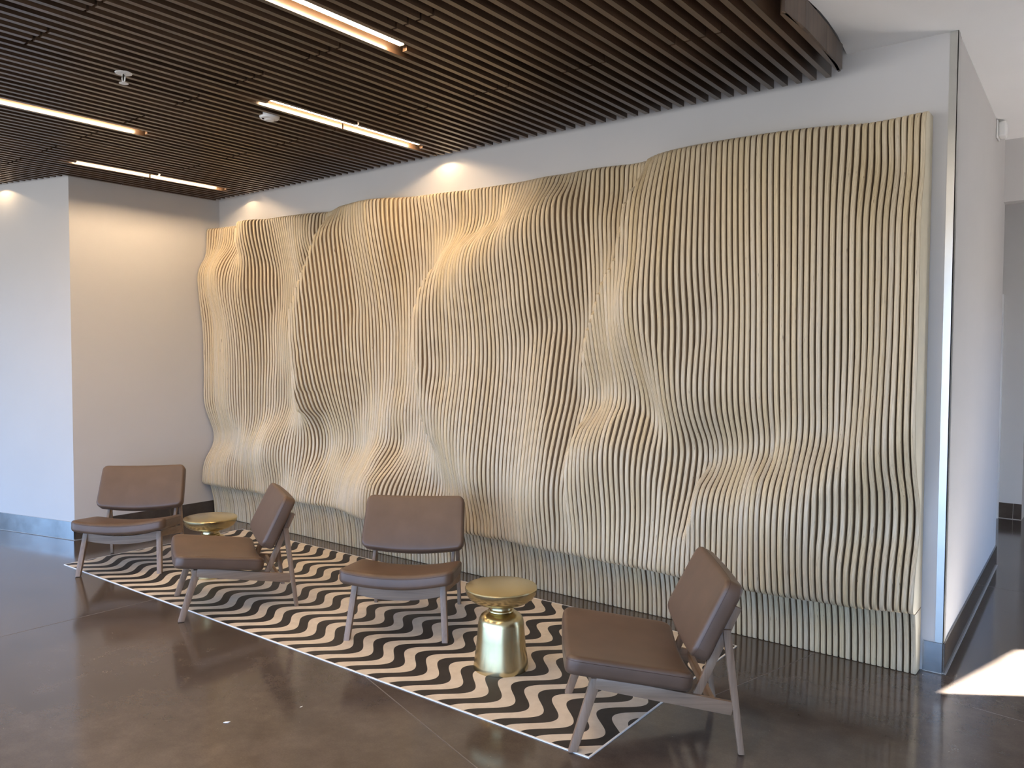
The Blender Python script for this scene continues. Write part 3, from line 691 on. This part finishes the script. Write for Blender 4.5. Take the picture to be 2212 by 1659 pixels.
def fin_mesh(name, zs, dep, t, ch=0.0066):
    """one fin: constant thickness t, front edge following dep(z), arrises rounded"""
    n = len(zs)
    h = t / 2
    prof = [(-h, None), (-h, ch), (-h + 0.29 * ch, 0.29 * ch), (-h + ch, 0.0), (h - ch, 0.0), (h - 0.29 * ch, 0.29 * ch), (h, ch), (h, None)]
    m = len(prof)
    v = np.zeros((n, m, 3))
    v[:, :, 2] = np.asarray(zs)[:, None]
    for k, (x, q) in enumerate(prof):
        v[:, k, 0] = x
        v[:, k, 1] = -0.004 if q is None else -(dep - q)
    faces = []
    for i in range(n - 1):
        a, b = i * m, (i + 1) * m
        for k in range(m - 1):
            faces.append((a + k, a + k + 1, b + k + 1, b + k))
    faces.append(tuple(range(m)))
    e0 = (n - 1) * m
    faces.append(tuple(e0 + m - 1 - k for k in range(m)))
    me = bpy.data.meshes.new(name)
    me.from_pydata(v.reshape(-1, 3).tolist(), [], faces)
    me.materials.append(M_PLY)
    me.materials.append(M_GAPSHADE)
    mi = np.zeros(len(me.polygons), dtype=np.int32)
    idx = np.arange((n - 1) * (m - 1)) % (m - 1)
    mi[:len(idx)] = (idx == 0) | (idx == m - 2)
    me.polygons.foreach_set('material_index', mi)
    me.update()
    me.shade_smooth()
    me.set_sharp_from_angle(angle=math.radians(50))
    return me


def pale_face(o):
    """the finished, pale face of the last fin, which closes the end of the wall"""
    o.data.materials.append(M_PLYFACE)
    for p in o.data.polygons:
        if p.normal.x > 0.9:
            p.material_index = 2


fw_root = thing('wavy_fin_wall', 'sculptural feature wall of pale plywood fins rippling in deep bulges along the back wall', 'wall art', ((X0F + xf[-1]) / 2, YW, 0))
cx0 = (X0F + xf[-1]) / 2
rnd = random.Random(4)
box('backing_board', (xf[-1] - cx0 - 0.01, -0.004, 0.02), (X0F - cx0 + 0.005, -0.0005, 3.0), M_BACKING, fw_root)
for i in range(NF):
    o = link('fin', fin_mesh('fin', zz, np.maximum(DEP[i], 0.016), TF), None, fw_root, (xf[i] - cx0, 0, 0))
    if i == 0:
        pale_face(o)
zp = np.array([0.003, 0.010, 0.06, 0.12, 0.18, 0.23, 0.27, 0.30, 0.325, 0.345])
for i in range(NF):
    dp = 0.112 + 0.050 * (zp / 0.345) ** 2.2
    dp[0] -= 0.004
    dp = np.minimum(dp, max(0.10, DEP[i, 12] - 0.015))
    xj = rnd.uniform(-0.003, 0.003) if i else 0
    o = link('plinth_fin', fin_mesh('plinth_fin', zp, dp, TF), None, fw_root, (xf[i] - cx0 + xj, 0, 0))
    if i == 0:
        pale_face(o)
for z in (0.76,):
    r = link('spacer_rod', tube_mesh('spacer_rod', [(-1.6 - cx0, -0.035, z), (X0F - cx0 - 0.02, -0.035, z)], 0.009), M_PLYFACE, fw_root)

# ------------------------------------------------------------------ slatted ceiling
PS = 0.08215
sc_root = thing('slat_ceiling', 'suspended ceiling of dark walnut slats over the lounge, cut along a curve by the white ceiling', 'slat ceiling', (-4.4, 2.3, ZS))
LIGHTS = {20: (1.62, 2.97), 36: (3.10, 4.45), 52: (1.62, 2.97), 68: (3.10, 4.45)}
slat_cache = {}


def slat(i, y0, y1):
    if y1 - y0 < 0.03:
        return
    L = round(y1 - y0, 3)
    if L not in slat_cache:
        bm = bmesh.new()
        add_box(bm, (-0.015, -L / 2, 0), (0.015, L / 2, 0.135))
        slat_cache[L] = finish(bm, 'slat')
        slat_cache[L].materials.append(M_WALNUT)
    link('slat', slat_cache[L], None, sc_root, (-1.365 - PS * i + 4.4, (y0 + y1) / 2 - 2.3, 0))


for i in range(-1, 99):
    x = -1.365 - PS * i
    joints = [0.755, 2.755] if i % 8 in (7, 0, 1, 2) else [1.755, 3.752]
    end = 4.73
    if x < XL + 0.02:
        end = 3.31 + (x - XL) * 0.2319 - 0.06
    y = 0.0
    cuts = [j for j in joints if j < end - 0.05] + [end]
    if i == -1:
        y, cuts = 3.72, [4.64]
    for cpt in cuts:
        a, bb = y + (0.007 if y > 0.01 and i >= 0 else 0), cpt - 0.007
        if i in LIGHTS:
            l0, l1 = LIGHTS[i]
            for s0, s1 in ((a, min(bb, l0 - 0.02)), (max(a, l1 + 0.02), bb)):
                slat(i, s0, s1)
        else:
            slat(i, a, bb)
        y = cpt
# fascia boards that follow the curved edge
fas = [(-1.268, 3.69), (-1.252, 3.94), (-1.256, 4.30), (-1.268, 4.52), (-1.283, 4.66)]
for (a, b_) in zip(fas[:-1], fas[1:]):
    prism('fascia_board', [(a[0] + 4.4, a[1] - 2.3), (b_[0] + 4.4, b_[1] - 2.3 - 0.002), (b_[0] + 4.4 - 0.014, b_[1] - 2.3 - 0.002), (a[0] + 4.4 - 0.014, a[1] - 2.3)], 0.0, 0.14, M_WALNUT_V, sc_root)

LED_LAB = {20: 'brightest linear light in the slat ceiling, cut off by the top of the picture',
           36: 'white glowing linear light in the slat ceiling beside the round smoke detector',
           52: 'amber linear light in the slat ceiling running out at the left edge',
           68: 'amber linear light in the slat ceiling nearest the corner of the walls'}
for i, (l0, l1) in LIGHTS.items():
    x = -1.365 - PS * i
    t = thing('linear_light', LED_LAB[i], 'ceiling light', (x, (l0 + l1) / 2, ZS + 0.024), 0, 'linear lights in the slat ceiling')
    hl = (l1 - l0) / 2
    box('housing', (-0.019, -hl, 0.012), (0.019, hl, 0.075), M_DARKM, t)
    box('lens', (-0.0185, -hl + 0.006, 0.0), (0.0185, hl - 0.006, 0.012), M_LED, t, bevel=0.003)
    for s in (-1, 1):
        box('end_cap', (-0.019, s * hl - 0.004, -0.004), (0.019, s * hl + 0.004, 0.075), M_DARKM, t)


def downlight(label, x, y, aim=(0, 0, -1)):
    t = thing('downlight', label, 'ceiling light', (x, y, ZS + 0.012), 0, 'wall wash downlights')
    link('trim_ring', lathe_mesh('trim_ring', [(0.018, 0.004), (0.026, -0.004), (0.030, 0.0), (0.030, 0.05), (0.018, 0.05)], 24), M_DARKM, t)
    link('lamp_face', lathe_mesh('lamp_face', [(0, 0.010), (0.018, 0.010)], 24), M_LAMPFACE, t)
    l = bpy.data.lights.new('downlight_lamp', 'SPOT')
    l.energy = SPOT_W
    l.color = (1.0, 0.72, 0.42)
    l.spot_size = math.radians(144)
    l.spot_blend = 0.12
    l.shadow_soft_size = 0.012
    lo = bpy.data.objects.new('downlight_lamp', l)
    C.objects.link(lo)
    lo.parent = t
    lo.location = (0, 0, -0.012)
    lo.rotation_euler = (-Vector(aim)).to_track_quat('Z', 'Y').to_euler()


downlight('small downlight washing the back wall near the left corner', -7.036, YW - 0.115)
downlight('small downlight washing the back wall above the middle of the fin wall', -4.359, YW - 0.115)
downlight('small downlight washing the angled wall at the left edge', -8.46, 3.117 - 0.13)

# unseen lamps without fixtures, added for warm light from above; middle one inferred
for i in (4, 36, 68):
    l = bpy.data.lights.new('unseen_warm_lamp', 'AREA')
    l.shape = 'RECTANGLE'
    l.size, l.size_y = 0.036, 1.33
    l.energy = 34.0
    l.color = (1.0, 0.72, 0.45)
    lo = bpy.data.objects.new('unseen_warm_lamp', l)
    C.objects.link(lo)
    lo.location = (-1.365 - PS * i, 0.80, ZS - 0.002)

# sprinkler and smoke detector
t = thing('fire_sprinkler', 'white pendent sprinkler head under the dark slats', 'sprinkler', (-4.514, 2.268, ZS - 0.002))
link('escutcheon', lathe_mesh('escutcheon', [(0, 0.0), (0.014, 0.0), (0.030, -0.002), (0.044, -0.001), (0.046, 0.003), (0.040, 0.007), (0.0, 0.008)], 32), M_WHITE, t)
link('pipe', lathe_mesh('pipe', [(0, 0.005), (0.012, 0.005), (0.012, 0.3), (0, 0.3)], 16), M_WHITE, t)
for s in (-1, 1):
    link('frame_arm', tube_mesh('frame_arm', [(s * 0.016, 0, 0), (s * 0.017, 0, -0.022), (s * 0.012, 0, -0.042), (0, 0, -0.050)], 0.0042), M_WHITE, t)
link('glass_bulb', lathe_mesh('glass_bulb', [(0, 0), (0.004, -0.006), (0.006, -0.02), (0.004, -0.034), (0, -0.044)], 12), M_DARKM, t)
link('deflector', lathe_mesh('deflector', [(0, -0.048), (0.010, -0.049), (0.024, -0.053), (0.025, -0.056), (0.008, -0.058), (0, -0.058)], 24), M_WHITE, t)

t = thing('smoke_detector', 'round white smoke detector under the dark slats', 'smoke detector', (-4.569, 3.275, ZS))
link('housing', lathe_mesh('housing', [(0, 0.02), (0.064, 0.02), (0.066, 0.0), (0.060, -0.012), (0.035, -0.017), (0.030, -0.024), (0.0, -0.026)], 48), M_WHITE, t)
link('sensor_port', lathe_mesh('sensor_port', [(0, -0.0190), (0.007, -0.0190), (0.007, -0.012)], 12), M_BLACK, t, (-0.012, -0.042, 0))

t = thing('motion_sensor', 'white plastic sensor box high on the right wall near the ceiling', 'sensor', (-0.772, 6.86, 3.395))
box('back_plate', (0, -0.07, -0.068), (0.010, 0.07, 0.062), M_WHITE, t, bevel=0.003)
box('cover', (0.010, -0.055, -0.060), (0.062, 0.06, 0.052), M_WHITE, t, bevel=0.016, seg=3)

# ------------------------------------------------------------------ rug
rx0, rx1, ry0, ry1 = -6.815, -1.776, 2.868, 4.530
t = thing('area_rug', 'long flat rug printed with black and cream wavy stripes under the seating', 'rug', ((rx0 + rx1) / 2, (ry0 + ry1) / 2, 0))
hx, hy = (rx1 - rx0) / 2, (ry1 - ry0) / 2
box('rug_surface', (-hx + 0.008, -hy + 0.008, 0.0), (hx - 0.008, hy - 0.008, 0.0042), M_RUG, t)
bm = bmesh.new()
for lo, hi in (((-hx, -hy), (hx, -hy + 0.008)), ((-hx, hy - 0.008), (hx, hy)), ((-hx, -hy + 0.008), (-hx + 0.008, hy - 0.008)), ((hx - 0.008, -hy + 0.008), (hx, hy - 0.008))):
    add_box(bm, (lo[0], lo[1], 0.0), (hi[0], hi[1], 0.0046))
tag(link('edge_binding', finish(bm, 'edge_binding'), M_RUGEDGE, t), 'white edge line')


# ------------------------------------------------------------------ lounge chairs
def cushion_mesh(name, wx, ly, th, rc, rb, shape):
    """upholstered slab, length along y, thickness along z, bent by shape(x, y, z)"""
    bm = bmesh.new()
    add_box(bm, (-wx / 2, -ly / 2, -th / 2), (wx / 2, ly / 2, th / 2))
    ve = [e for e in bm.edges if abs(e.verts[0].co.z - e.verts[1].co.z) > 1e-4]
    bmesh.ops.bevel(bm, geom=ve, offset=rc, segments=6, affect='EDGES', profile=0.5)
    he = [e for e in bm.edges if abs(e.verts[0].co.z - e.verts[1].co.z) < 1e-5 and e.calc_face_angle(0) > 1.0]
    bmesh.ops.bevel(bm, geom=he, offset=rb, segments=4, affect='EDGES', profile=0.5)
    for k in range(1, 14):
        x = -wx / 2 + wx * k / 14
        bmesh.ops.bisect_plane(bm, geom=bm.verts[:] + bm.edges[:] + bm.faces[:], plane_co=(x, 0, 0), plane_no=(1, 0, 0))
    for k in range(1, 8):
        y = -ly / 2 + ly * k / 8
        bmesh.ops.bisect_plane(bm, geom=bm.verts[:] + bm.edges[:] + bm.faces[:], plane_co=(0, y, 0), plane_no=(0, 1, 0))
    for v in bm.verts:
        v.co = Vector(shape(*v.co))
    return finish(bm, name, 50)


def seat_shape(x, y, z):
    u = x / 0.35
    v = y / 0.28
    crown = 0.010 * (1 - u * u) * (1 - v * v) if z > 0 else 0.0
    sag = -0.040 * (1 - u * u)
    xx = x * (1 - 0.03 * (y + 0.28) / 0.56)
    a = math.radians(-8.0)
    yy, zz_ = y, z + sag + crown
    return (xx, yy * math.cos(a) - zz_ * math.sin(a) - 0.105, yy * math.sin(a) + zz_ * math.cos(a) + 0.362)


def back_shape(x, y, z):
    # y runs up the back, +z is its front face
    u = x / 0.345
    v = y / 0.18
    yy = y - 0.028 * (1 - u * u) * max(0.0, (0.18 - y) / 0.36) ** 1.0
    crown = 0.010 * max(0, 1 - u * u) * max(0, 1 - v * v) if z > 0 else 0.0
    zz_ = z + crown - 0.018 * (1 - u * u)
    xx = x * (1 - 0.035 * (y + 0.18) / 0.36)
    a = math.radians(26.6)
    up = Vector((0, math.sin(a), math.cos(a)))
    fr = Vector((0, -math.cos(a), math.sin(a)))
    p = Vector((0, 0.2635, 0.5935)) + up * yy + fr * zz_
    return (xx, p.y, p.z)


def seam_loop(shape, wx, ly, z, rc):
    pts = []
    hw, hl = wx / 2, ly / 2
    for cx_, cy_, a0 in ((hw - rc, hl - rc, 0), (-hw + rc, hl - rc, 90), (-hw + rc, -hl + rc, 180), (hw - rc, -hl + rc, 270)):
        for k in range(7):
            a = math.radians(a0 + 15 * k)
            pts.append((cx_ + rc * math.cos(a), cy_ + rc * math.sin(a)))
    out = []
    for i, p in enumerate(pts):
        q = pts[(i + 1) % len(pts)]
        L = math.hypot(q[0] - p[0], q[1] - p[1])
        n = max(1, int(L / 0.05))
        for k in range(n):
            out.append(shape(p[0] + (q[0] - p[0]) * k / n, p[1] + (q[1] - p[1]) * k / n, z))
    return out


def curved_rail(name, hw, y, th, ztop, sagt, zbot, sagb):
    bm = bmesh.new()
    n = 16
    rings = []
    for k in range(n + 1):
        x = -hw + 2 * hw * k / n
        u = 1 - (x / hw) ** 2
        zt, zb_ = ztop - sagt * u, zbot - sagb * u
        rings.append([bm.verts.new((x, y - th / 2, zb_)), bm.verts.new((x, y + th / 2, zb_)), bm.verts.new((x, y + th / 2, zt)), bm.verts.new((x, y - th / 2, zt))])
    for a, b in zip(rings[:-1], rings[1:]):
        for k in range(4):
            bm.faces.new((a[k], a[(k + 1) % 4], b[(k + 1) % 4], b[k]))
    bm.faces.new(rings[0])
    bm.faces.new(rings[-1])
    return finish(bm, name, 35)


def make_chair(label):
    t = thing('lounge_chair', label, 'chair', group='brown leather lounge chairs')
    s = link('seat', cushion_mesh('seat', 0.70, 0.56, 0.085, 0.055, 0.022, seat_shape), M_LEATHER, t)
    link('seam', tube_mesh('seam', seam_loop(seat_shape, 0.698, 0.558, 0.021, 0.055), 0.0018, 6, True), M_SEAM, s)
    b = link('backrest', cushion_mesh('backrest', 0.69, 0.36, 0.085, 0.045, 0.020, back_shape), M_LEATHER, t)
    link('seam', tube_mesh('seam', seam_loop(back_shape, 0.688, 0.358, 0.023, 0.045), 0.0018, 6, True), M_SEAM, b)
    for sgn in (-1, 1):
        link('front_leg', leg_mesh('front_leg', (sgn * 0.300, -0.350, 0.0), (sgn * 0.272, -0.246, 0.318), 0.036, 0.038, 0.048), M_CHAIRWOOD, t)
        link('rear_leg', leg_mesh('rear_leg', (sgn * 0.292, 0.383, 0.0), (sgn * 0.283, 0.315, 0.545), 0.024, 0.026, 0.036), M_CHAIRWOOD, t)
        link('side_rail', bar_mesh('side_rail', (sgn * 0.283, -0.250, 0.302), (sgn * 0.285, 0.345, 0.197), 0.022, 0.060), M_CHAIRWOOD_Y, t)
        link('back_upright', bar_mesh('back_upright', (sgn * 0.268, 0.190, 0.245), (sgn * 0.268, 0.365, 0.640), 0.022, 0.036), M_CHAIRWOOD, t)
    link('front_rail', curved_rail('front_rail', 0.262, -0.256, 0.024, 0.318, 0.035, 0.252, 0.032), M_CHAIRWOOD_X, t)
    link('cross_rail', bar_mesh('cross_rail', (-0.28, 0.262, 0.212), (0.28, 0.262, 0.212), 0.022, 0.050), M_CHAIRWOOD_X, t)
    return t


def copy_tree(o, parent=None):
    c = o.copy()
    C.objects.link(c)
    if parent is not None:
        c.parent = parent
        c.matrix_parent_inverse = o.matrix_parent_inverse
    for ch in o.children:
        copy_tree(ch, c)
    return c


CHAIRS = [('brown leather lounge chair in front of the tall corner of the left wall', -6.412, 3.243, 46.0),
          ('brown leather lounge chair seen from its side, in front of the rear brass table', -4.884, 3.168, -27.4),
          ('brown leather lounge chair facing forward beside the near brass table', -3.629, 3.619, 34.0),
          ('brown leather lounge chair half off the end of the rug, nearest the camera', -1.752, 3.322, -54.8)]
proto = None
for lab, x, y, a in CHAIRS:
    if proto is None:
        proto = o = make_chair(lab)
    else:
        o = copy_tree(proto)
        o['label'] = lab
    o.location = (x, y, 0.0048)
    o.rotation_euler = (0, 0, math.radians(a))

# ------------------------------------------------------------------ brass side tables
K = 0.455
prof_top = [(0, K), (0.190, K), (0.197, K - 0.002), (0.200, K - 0.008), (0.199, K - 0.020), (0.192, K - 0.042), (0.178, K - 0.062), (0.150, K - 0.080), (0.110, K - 0.092), (0.078, K - 0.096), (0.066, K - 0.100), (0.0, K - 0.100)]
prof_neck = [(0.0, K - 0.098), (0.064, K - 0.100), (0.061, K - 0.112), (0.063, K - 0.124), (0.070, K - 0.128), (0.072, K - 0.136), (0.066, K - 0.142), (0.0, K - 0.142)]
prof_body = [(0.0, K - 0.140), (0.068, K - 0.142), (0.092, K - 0.150), (0.112, K - 0.164), (0.122, K - 0.182), (0.127, K - 0.205), (0.133, 0.17), (0.143, 0.08), (0.150, 0.03), (0.153, 0.008), (0.152, 0.0), (0.0, 0.0)]
TABLES = [('gold brass hourglass side table in front, between the forward-facing chair and the nearest chair', -2.690, 3.412),
          ('gold brass side table mostly hidden behind the second chair', -5.60, 3.44)]
pt = None
for lab, x, y in TABLES:
    if pt is None:
        pt = o = thing('side_table', lab, 'side table', group='brass side tables')
        link('tabletop', lathe_mesh('tabletop', prof_top, 72, 30), M_BRASS, o)
        link('neck', lathe_mesh('neck', prof_neck, 48, 50), M_BRASS, o)
        link('base', lathe_mesh('base', prof_body, 72, 50), M_BRASS, o)
    else:
        o = copy_tree(pt)
        o['label'] = lab
    o.location = (x, y, 0.0045)

# scraps on the floor
for lab, x, y, s, a in (('torn white paper scrap alone on the dark floor in front of the rug', -3.30, 2.10, 0.016, 0.5),
                        ('tiny white crumb of paper on the floor near the long edge of the rug', -3.16, 2.42, 0.008, 1.2)):
    bm = bmesh.new()
    vs_ = [bm.verts.new((s * px_, s * py_, s * pz_)) for px_, py_, pz_ in ((-1, -.3, 0.02), (-.2, -.5, .1), (.5, -.2, .04), (1, .3, .25), (.2, .5, .08), (-.5, .2, .16))]
    bm.faces.new(vs_)
    ex = bmesh.ops.extrude_face_region(bm, geom=bm.faces[:])
    for v in [g for g in ex['geom'] if isinstance(g, bmesh.types.BMVert)]:
        v.co.z += s * 0.12
    o = link('paper_scrap', finish(bm, 'paper_scrap'), M_PAPER)
    o.location = (x, y, 0.0)
    o.rotation_euler = (0, 0, a)
    tag(o, lab, 'litter')
